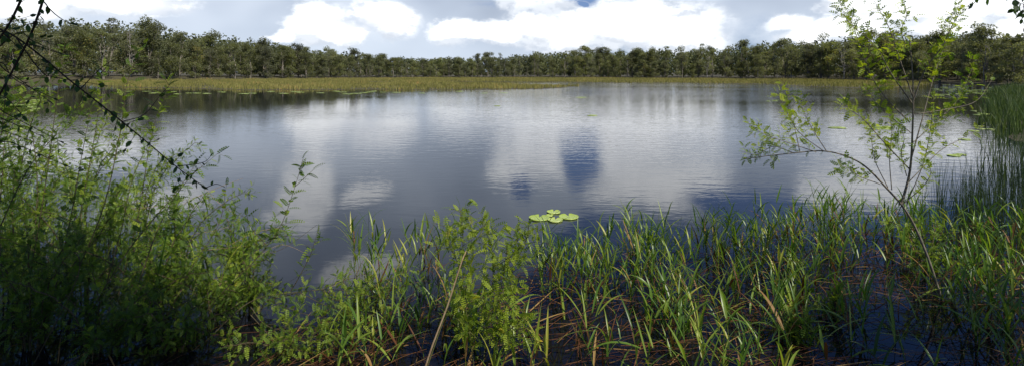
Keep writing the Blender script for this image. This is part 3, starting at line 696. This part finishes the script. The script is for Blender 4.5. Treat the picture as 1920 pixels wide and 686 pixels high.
for pts_, d0, d1, f0, ex in (
    ([(1711, 195), (1672, 140), (1640, 85), (1590, 40), (1572, -10)], -.05, -.3, 0.15, {}),
    ([(1706, 230), (1650, 170), (1620, 110), (1600, 50), (1580, 0)], -.05, .2, 0.25, dict(tb=.7)),
    ([(1711, 180), (1690, 120), (1670, 60), (1655, 30), (1635, -5)], -.05, .15, 0.3, {}),
    ([(1706, 100), (1690, 60), (1700, 30), (1695, 5)], -.1, -.2, 0.1, {}),
    ([(1708, 300), (1730, 220), (1752, 140), (1775, 70), (1795, -5)], 0, .3, 0.45, {}),
    ([(1712, 190), (1735, 130), (1765, 90), (1790, 40), (1815, 15)], -.1, -.4, 0.3, {}),
    ([(1709, 270), (1770, 215), (1800, 180), (1830, 110)], 0, .35, 0.2, dict(tb=.45)),
    ([(1706, 318), (1660, 270), (1620, 225), (1592, 205), (1580, 190)], 0, -.3, 0.25, {}),
    ([(1709, 250), (1665, 215), (1640, 190), (1625, 165)], 0, .2, 0.2, {}),
    ([(1700, 345), (1760, 285), (1800, 262), (1845, 236)], 0, .2, 0.35, dict(twigs=3, dens=10)),
    ([(1712, 215), (1775, 205), (1830, 190), (1860, 150)], -.1, .3, 0.3, dict(twigs=3, dens=12, tb=.4)),
    ([(1665, 352), (1640, 300), (1634, 260), (1628, 225)], 0, .1, 0.35, dict(twigs=3)),
    ([(1672, 356), (1668, 300), (1672, 250), (1668, 215)], 0, -.1, 0.35, dict(twigs=3)),
    ([(1700, 380), (1730, 310), (1745, 240), (1750, 180)], 0, -.2, 0.35, {}),
    ([(1550, 284), (1522, 240), (1505, 205), (1500, 178)], .05, .2, 0.2, {}),
    ([(1545, 284), (1500, 250), (1478, 215), (1455, 172)], .05, -.1, 0.25, {}),
    ([(1530, 285), (1470, 265), (1430, 250), (1402, 232)], .05, -.2, 0.25, {}),
    ([(1490, 288), (1450, 275), (1420, 290), (1392, 285)], .1, .3, 0.2, {}),
    ([(1500, 286), (1490, 240), (1478, 200), (1480, 165)], .1, .3, 0.4, {}),
    ([(1690, 385), (1730, 350), (1745, 325), (1740, 305)], 0, -.2, 0.3, dict(twigs=9, tb=.7)),
    ([(1650, 345), (1610, 330), (1590, 315), (1570, 310)], 0, -.2, 0.2, dict(tb=.5)),
    ([(1700, 330), (1690, 290), (1695, 260), (1685, 230)], 0, -.25, 0.2, dict(tb=.45))):
    k2 = dict(kw); k2.update(ex)
    dress(st, lf, sp_(pts_, d0, d1), 0.0065 if len(pts_) > 4 else 0.0045, 0.0014, f0, 1.0, **k2)
dress(st, lf, trunk[-18:], 0.004, 0.0015, 0.1, 1.0, T_SAP, 12, 5, 0.10, 0.85, 0.6)
root = empty('sapling', base, 'slender sapling with bright yellow-green leaves leaning over the water on the right', 'sapling')
st.build('trunk', M['greybark'], root, loc=base); lf.build('foliage', M['sapling'], root, loc=base)

# little feathery plants among the right grass
for (x, Y, H, lab) in ((1560, 4.6, 0.32, 'small feathery plant low among the grass left of the sapling trunk'), (1745, 5.4, 0.62, 'bright feathery shoot beside the sapling trunk just above the grass'), (1495, 4.15, 0.22, 'tiny feathery plant near the bottom edge among dead stalks')):
    bush(((x - 960) / F * Y, Y, 0), H, H * 0.5, 5, lab, 0.62, group='small feathery plants among the right grass', twl=0.12)

# ------------------------------------------------------------ grasses
def blade(b, p, az_, el0, L, wd, curl, tint, segs=6, dirv=None):
    """a grass leaf: starts at p, leaves at elevation el0 towards azimuth az_, bends over by curl, V-folded"""
    f = np.linspace(0, 1, segs + 1); el_ = el0 - curl * f ** 1.4
    st_ = L / segs; ds = np.stack([np.cos(el_) * math.cos(az_), np.cos(el_) * math.sin(az_), np.sin(el_)], -1)
    c0 = p + np.concatenate([[np.zeros(3)], np.cumsum(ds[:-1] * st_, axis=0)])
    tw = rng.uniform(-0.5, 0.5)
    sdv = unit([-math.sin(az_) * math.cos(tw), math.cos(az_) * math.cos(tw), math.sin(tw)])
    wv = wd / 2 * np.minimum(1, 0.45 + f * 2.2) * (1 - f ** 2.2) + 0.0004
    up = np.cross(ds, sdv); l_ = c0 + sdv * wv[:, None] + up * wv[:, None] * 0.3; r_ = c0 - sdv * wv[:, None] + up * wv[:, None] * 0.3
    V = np.concatenate([l_, c0, r_]); k = segs + 1; i = np.arange(segs)
    Fc = np.concatenate([np.stack([i, i + 1, i + k + 1, i + k], -1), np.stack([i + k, i + k + 1, i + 2 * k + 1, i + 2 * k], -1)])
    b.add(V, Fc, tint)
def culm(b, base, H, az_, lean, nl, tb=0.5, wd=0.019, dry=None):
    """a grass stem with its alternate leaves"""
    tip = base + np.array([math.cos(az_) * lean, math.sin(az_) * lean, H])
    pth = spline([base - [0, 0, 0.08], base * 0.45 + tip * 0.55 - np.array([math.cos(az_), math.sin(az_), 0]) * lean * 0.18, tip], 4)
    t = float(np.clip(tb + rng.normal(0, 0.2), 0.05, 0.95)); b.tube(pth, 0.0030, 0.0012, 4, t)
    a = rng.uniform(0, 6.28)
    for i in range(nl):
        f = 0.18 + 0.82 * (i + rng.uniform(0, .6)) / nl; j = min(len(pth) - 1, int(f * (len(pth) - 1)))
        a += math.pi + rng.normal(0, 0.5); L = rng.uniform(0.16, 0.34) * (0.75 + 0.4 * math.sin(f * 3))
        tt = float(np.clip(t + rng.normal(0, 0.14), 0.03, 0.97)); db = b
        if dry is not None and f < 0.55 and rng.random() < 0.3: db = dry; tt = rng.uniform(0.2, 0.95)
        blade(db, pth[j], a, R(rng.uniform(48, 78)), L, wd * rng.uniform(0.7, 1.25), R(rng.uniform(5, 75)), tt)
def clump_obj(X, Y, n_, H, rad, label, tb=0.5, group='grass clumps standing in the shallow water', lean=0.16):
    g_, d_ = MB(), MB(); base = np.array([X, Y, 0.0])
    for _ in range(n_):
        a = rng.uniform(0, 6.28); r = rad * math.sqrt(rng.random())
        culm(g_, base + [math.cos(a) * r, math.sin(a) * r, 0], H * rng.uniform(0.55, 1.1), a + rng.normal(0, .6), lean * rng.uniform(0.2, 1.4), int(rng.integers(4, 7)), tb, dry=d_)
    for _ in range(6): blade(d_, base + rng.normal(0, rad * .5, 3) * [1, 1, 0] + [0, 0, .03], rng.uniform(0, 6.28), R(rng.uniform(5, 60)), rng.uniform(.2, .4), .008, R(60), rng.uniform(.2, .9))
    root = empty('grass_clump', base, label, 'grass clump', group)
    g_.build('leaves', M['grass'], root, loc=base); d_.build('dead_leaves', M['drygrass'], root, loc=base)
    return root
CL = [(688, 520, 0.60, 7, 'tall grass clump standing alone at the left end of the grass belt'), (735, 560, 0.42, 5, 'short grass clump right of the lone tall clump'), (805, 510, 0.52, 9, 'bright grass clump just left of the cane shrub'),
      (1048, 555, 0.62, 10, 'grass clump just right of the cane shrub, below the near lily pads'), (1120, 565, 0.60, 9, 'grass clump below and right of the near lily pads'), (1210, 520, 0.70, 14, 'tallest dense clump in the middle of the grass belt'),
      (1255, 525, 0.52, 7, 'shorter clump leaning on the tallest middle clump'), (1345, 500, 0.60, 10, 'upright clump left of the wide right-hand tufts'), (1400, 510, 0.60, 12, 'wide tuft with blades arching left over open water'),
      (1475, 490, 0.62, 9, 'clump right of the wide arching tuft'), (1560, 480, 0.72, 9, 'clump with tall thin blades left of the sapling trunk'), (1630, 470, 0.62, 8, 'clump directly left of the sapling trunk'),
      (1700, 470, 0.55, 7, 'clump behind the sapling trunk'), (1810, 500, 0.60, 8, 'shaded clump right of the sapling trunk'), (1880, 520, 0.66, 8, 'shaded tall clump at the right edge')]
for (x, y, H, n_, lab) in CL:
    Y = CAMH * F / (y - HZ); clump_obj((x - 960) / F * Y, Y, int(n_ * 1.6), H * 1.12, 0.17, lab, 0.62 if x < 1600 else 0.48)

# the continuous grass belt between the clumps
g_, d_ = MB(), MB()
def inside(x, y):
    """density of the belt on the water surface, by place"""
    far = np.interp(x, [620, 700, 860, 1000, 1180, 1300, 1450, 1600, 1750, 1920], [640, 600, 560, 520, 480, 490, 450, 420, 420, 400])
    return y > far
k = 0
clx = rng.uniform(640, 2000, 150); cly = rng.uniform(3.5, 7.6, 150)
while k < 480:
    qi = int(rng.integers(150)); x = clx[qi] + rng.normal(0, 26); Y = cly[qi] + rng.normal(0, .16); y = HZ + CAMH * F / Y
    if Y < 3.3: continue
    if not inside(x, y): continue
    if x < 860 and rng.random() < 0.72: continue
    if x > 1500 and rng.random() < 0.35: continue
    if x > 1250 and Y < 4.7 and rng.random() < 0.4: continue
    X = (x - 960) / F * Y; H = rng.uniform(0.16, 0.56) * (1.0 if Y > 4.4 else 0.85)
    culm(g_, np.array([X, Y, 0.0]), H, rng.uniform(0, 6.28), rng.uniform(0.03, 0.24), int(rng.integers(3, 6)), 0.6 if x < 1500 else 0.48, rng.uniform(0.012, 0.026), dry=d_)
    k += 1
for _ in range(70):   # broad loose leaves
    x = rng.uniform(700, 1950); Y = rng.uniform(3.6, 5.0)
    blade(g_, np.array([(x - 960) / F * Y, Y, rng.uniform(0.02, .2)]), rng.uniform(0, 6.28), R(rng.uniform(10, 70)), rng.uniform(0.3, .5), 0.02, R(rng.uniform(30, 90)), rng.uniform(0.35, 0.9), 8)
tag(g_.build('marsh_grass', M['grass']), 'continuous belt of green marsh grass growing through the shallow water', 'grass', kind='stuff')
# fallen red-brown stalks lying on the water
for _ in range(2600):
    x = rng.uniform(500, 2000) if rng.random() < .9 else rng.uniform(0, 600); Y = rng.uniform(3.4, 7.0); y = HZ + CAMH * F / Y
    if not inside(max(x, 640), y + 15): continue
    a = rng.normal(0.2, 0.9); L = rng.uniform(0.15, 0.5)
    p0 = np.array([(x - 960) / F * Y, Y, rng.uniform(0.005, 0.05)]); p1 = p0 + [math.cos(a) * L, math.sin(a) * L, rng.uniform(-0.02, 0.10)]
    p0[2] = max(p0[2], .004); p1[2] = max(p1[2], .004)
    if rng.random() < 0.6: d_.tube(spline([p0, (p0 + p1) / 2 + rng.normal(0, 0.02, 3) * [1, 1, .3], p1], 3), 0.0026, 0.0014, 4, rng.uniform(0.0, 0.6))
    else: blade(d_, p0, a, R(rng.uniform(0, 14)), L, rng.uniform(.005, .011), R(rng.uniform(0, 20)), rng.uniform(0.1, .95), 5)
tag(d_.build('dead_stalks', M['drygrass']), 'litter of red-brown dead stalks lying on the dark water among the grass', 'dead stalks', kind='stuff')

for (x, y, t) in ((426, 636, .9), (520, 620, .3), (610, 655, .8), (700, 640, .5), (1010, 640, .9), (1120, 655, .4), (1335, 630, .8), (1500, 655, .6), (1610, 600, .9), (1760, 640, .5)):
    Y = CAMH * F / (y - HZ); b = MB(); a = rng.uniform(0, 6.28)
    b.place(T_BROAD[0], np.zeros(3), np.array([math.cos(a), math.sin(a), .02]), np.array([-math.sin(a), math.cos(a), .05]), np.array([0, 0, 1.0]), .8, t)
    o = b.build('fallen_leaf', M['fallen']); o.location = ((x - 960) / F * Y, Y, 0.008)
    tag(o, 'small orange-yellow fallen leaf floating on the dark water near the bottom edge', 'leaf', 'fallen leaves afloat')
# one tall broad reed leaf in the left thicket
b = MB(); bs = P(278, 600, 4.25); bs[2] = 0
b.tube(spline([bs, P(285, 560, 4.25), P(300, 500, 4.25)], 5), 0.004, 0.003, 5, 0.3)
blade(b, P(296, 515, 4.25), 0.0, R(76), 0.46, 0.030, R(-8), 0.35, 8); blade(b, P(300, 500, 4.25), 0.6, R(62), 0.22, 0.028, R(30), 0.6, 8)
tag(b.build('reed_leaf', M['grass']), 'tall broad reed leaf standing upright in the left thicket', 'reed')
# grass among the left shrubs
g_ = MB()
for _ in range(150):
    x = rng.uniform(0, 500); Y = rng.uniform(4.6, 7.8)
    if x > 480 - (Y - 4.6) * 60: continue
    culm(g_, np.array([(x - 960) / F * Y, Y, 0.0]), rng.uniform(0.4, 0.95), rng.uniform(0, 6.28), rng.uniform(0.05, 0.3), 5, 0.62, 0.009)
tag(g_.build('thicket_grass', M['grass']), 'pale green grass growing up through the left shrubs', 'grass', kind='stuff')

# thin reeds at the right
def reed_clump(x, Y, n_, H, label, rad=0.35):
    b = MB(); base = np.array([(x - 960) / F * Y, Y, 0.0])
    for _ in range(n_):
        q_ = np.clip(rng.normal(0, 1, 2), -1.0, 1.0); p = base + [q_[0] * rad, q_[1] * rad * .8, -0.1]; a = rng.uniform(0, 6.28); l_ = rng.uniform(0, .16)
        h = H * rng.uniform(0.5, 1.1)
        b.tube(spline([p, p + [math.cos(a) * l_ * .35, math.sin(a) * l_ * .35, h * .55], p + [math.cos(a) * l_, math.sin(a) * l_, h]], 3), 0.0035, 0.0016, 4, float(np.clip(rng.normal(.45, .2), 0, .95)))
    o = b.build('reed_clump', M['reed'], loc=base); o.location = base
    tag(o, label, 'reeds', 'clumps of thin dark reeds')
for (x, Y, n_, H, lab) in ((1785, 7.2, 60, .75, 'thin dark reeds nearest the sapling, standing in open water'), (1835, 8.0, 80, .85, 'thin dark reeds between the sapling and the grass bank'), (1890, 8.6, 90, .9, 'thin dark reeds at the foot of the right grass bank'),
                           (1850, 6.4, 60, .65, 'shorter reeds in front of the right grass bank'), (1905, 6.6, 70, .8, 'thin dark reeds against the right edge'), (1940, 10.5, 90, 1.1, 'tall thin reeds cut by the right edge'), (1800, 6.0, 30, .55, 'sparse low reeds behind the shaded grass')):
    reed_clump(x, Y, int(n_ * 1.9), H, lab, .42)
# tall grass bank at far right
b = MB(); num = 6000; Y = rng.uniform(17.5, 62, num) ; Xe = 0.948 * Y + 0.6 * np.sin(Y * 1.3) + 0.3 * np.sin(Y * 3.1)
X = Xe + rng.exponential(2.5, num) + 0.7 * np.sin(Y * .8)
tufts(b, X, Y, ground_z(X, Y) - .05, 0.8 + .28 * np.sin(X * 2.1) * np.cos(Y * 1.7), 0.032, .55, np.clip(rng.normal(.5, .22, num), 0, .95))
num = 350; Y = rng.uniform(9.0, 18, num); X = 0.93 * Y + rng.exponential(0.9, num) + .3 * np.sin(Y * 2)
k = rng.random(num) < np.clip((Y - 8) / 8, .15, 1); X, Y = X[k], Y[k]
tufts(b, X, Y, np.full(len(X), -.05), .55, 0.018, .45, np.clip(rng.normal(.6, .22, len(X)), 0, .95))
tag(b.build('grass_bank', M['reed']), 'tall dark green grass bank along the right shore', 'grass', kind='stuff')

# ------------------------------------------------------------ shade trees behind and above the camera
def shade_tree(base, crown_c, crown_r, nleaf, label, lobes=9, hang=None):
    tr, cr = MB(), MB(); base = np.array(base, float); cc = np.array(crown_c, float)
    tr.tube(spline([base - [0, 0, .4], base * .6 + cc * .4 + [0.1, 0, 0.1], cc], 7), 0.16, 0.05, 9)
    for q in range(lobes):
        d = rdir(); c0 = cc + d * np.array(crown_r) * 0.72
        tr.tube(spline([cc * .8 + base * .2, (cc + c0) / 2 + [0, 0, .1], c0], 5), 0.04, 0.01, 6)
        k = nleaf // lobes; dd = rng.normal(size=(k, 3)); dd /= np.linalg.norm(dd, axis=1)[:, None]
        leaf_cloud(cr, c0 + dd * rng.uniform(0.1, 1, k)[:, None] ** .6 * np.array(crown_r) * 0.55, 0.085, np.clip(rng.normal(.45, .15, k), 0, .95))
    root = empty('shade_tree', base, label, 'tree', 'shade trees on the near bank')
    tr.build('trunk', M['greybark'], root, loc=base)
    if hang is not None:
        for pts_ in hang:
            pth = spline(pts_, 6); tr2 = MB(); dress(tr2, cr, pth, 0.004, 0.0015, .1, 1, T_BROAD, 28, 14, .2, 1.1, .3, hang=True)
            tr2.build('hanging_twig', M['darktwig'], root, loc=base)
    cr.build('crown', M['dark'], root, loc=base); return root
def over(p, t): return np.array(p) + sd * t
shade_tree((-1.4, -2.6, .5), over((-4.0, 3.85, .4), 6.2), (1.8, 0.85, 0.9), 9500, 'tree on the near bank shading the bottom left corner', lobes=13)
shade_tree((2.6, -3.0, .5), over((4.0, 3.9, .1), 6.5), (1.6, 0.75, 0.9), 6000, 'tree on the near bank whose leaves hang into the top right corner',
           hang=[[over((4.0, 3.9, .1), 6.5), P(1990, -120, 3.6), P(1912, -20, 3.6), P(1905, 22, 3.6)], [over((4.0, 3.9, .1), 6.5), P(1960, -100, 3.5), P(1925, -10, 3.5), P(1915, 40, 3.5)], [over((4.0, 3.9, .1), 6.5), P(2000, -100, 3.7), P(1940, -20, 3.7), P(1922, 55, 3.7)]])
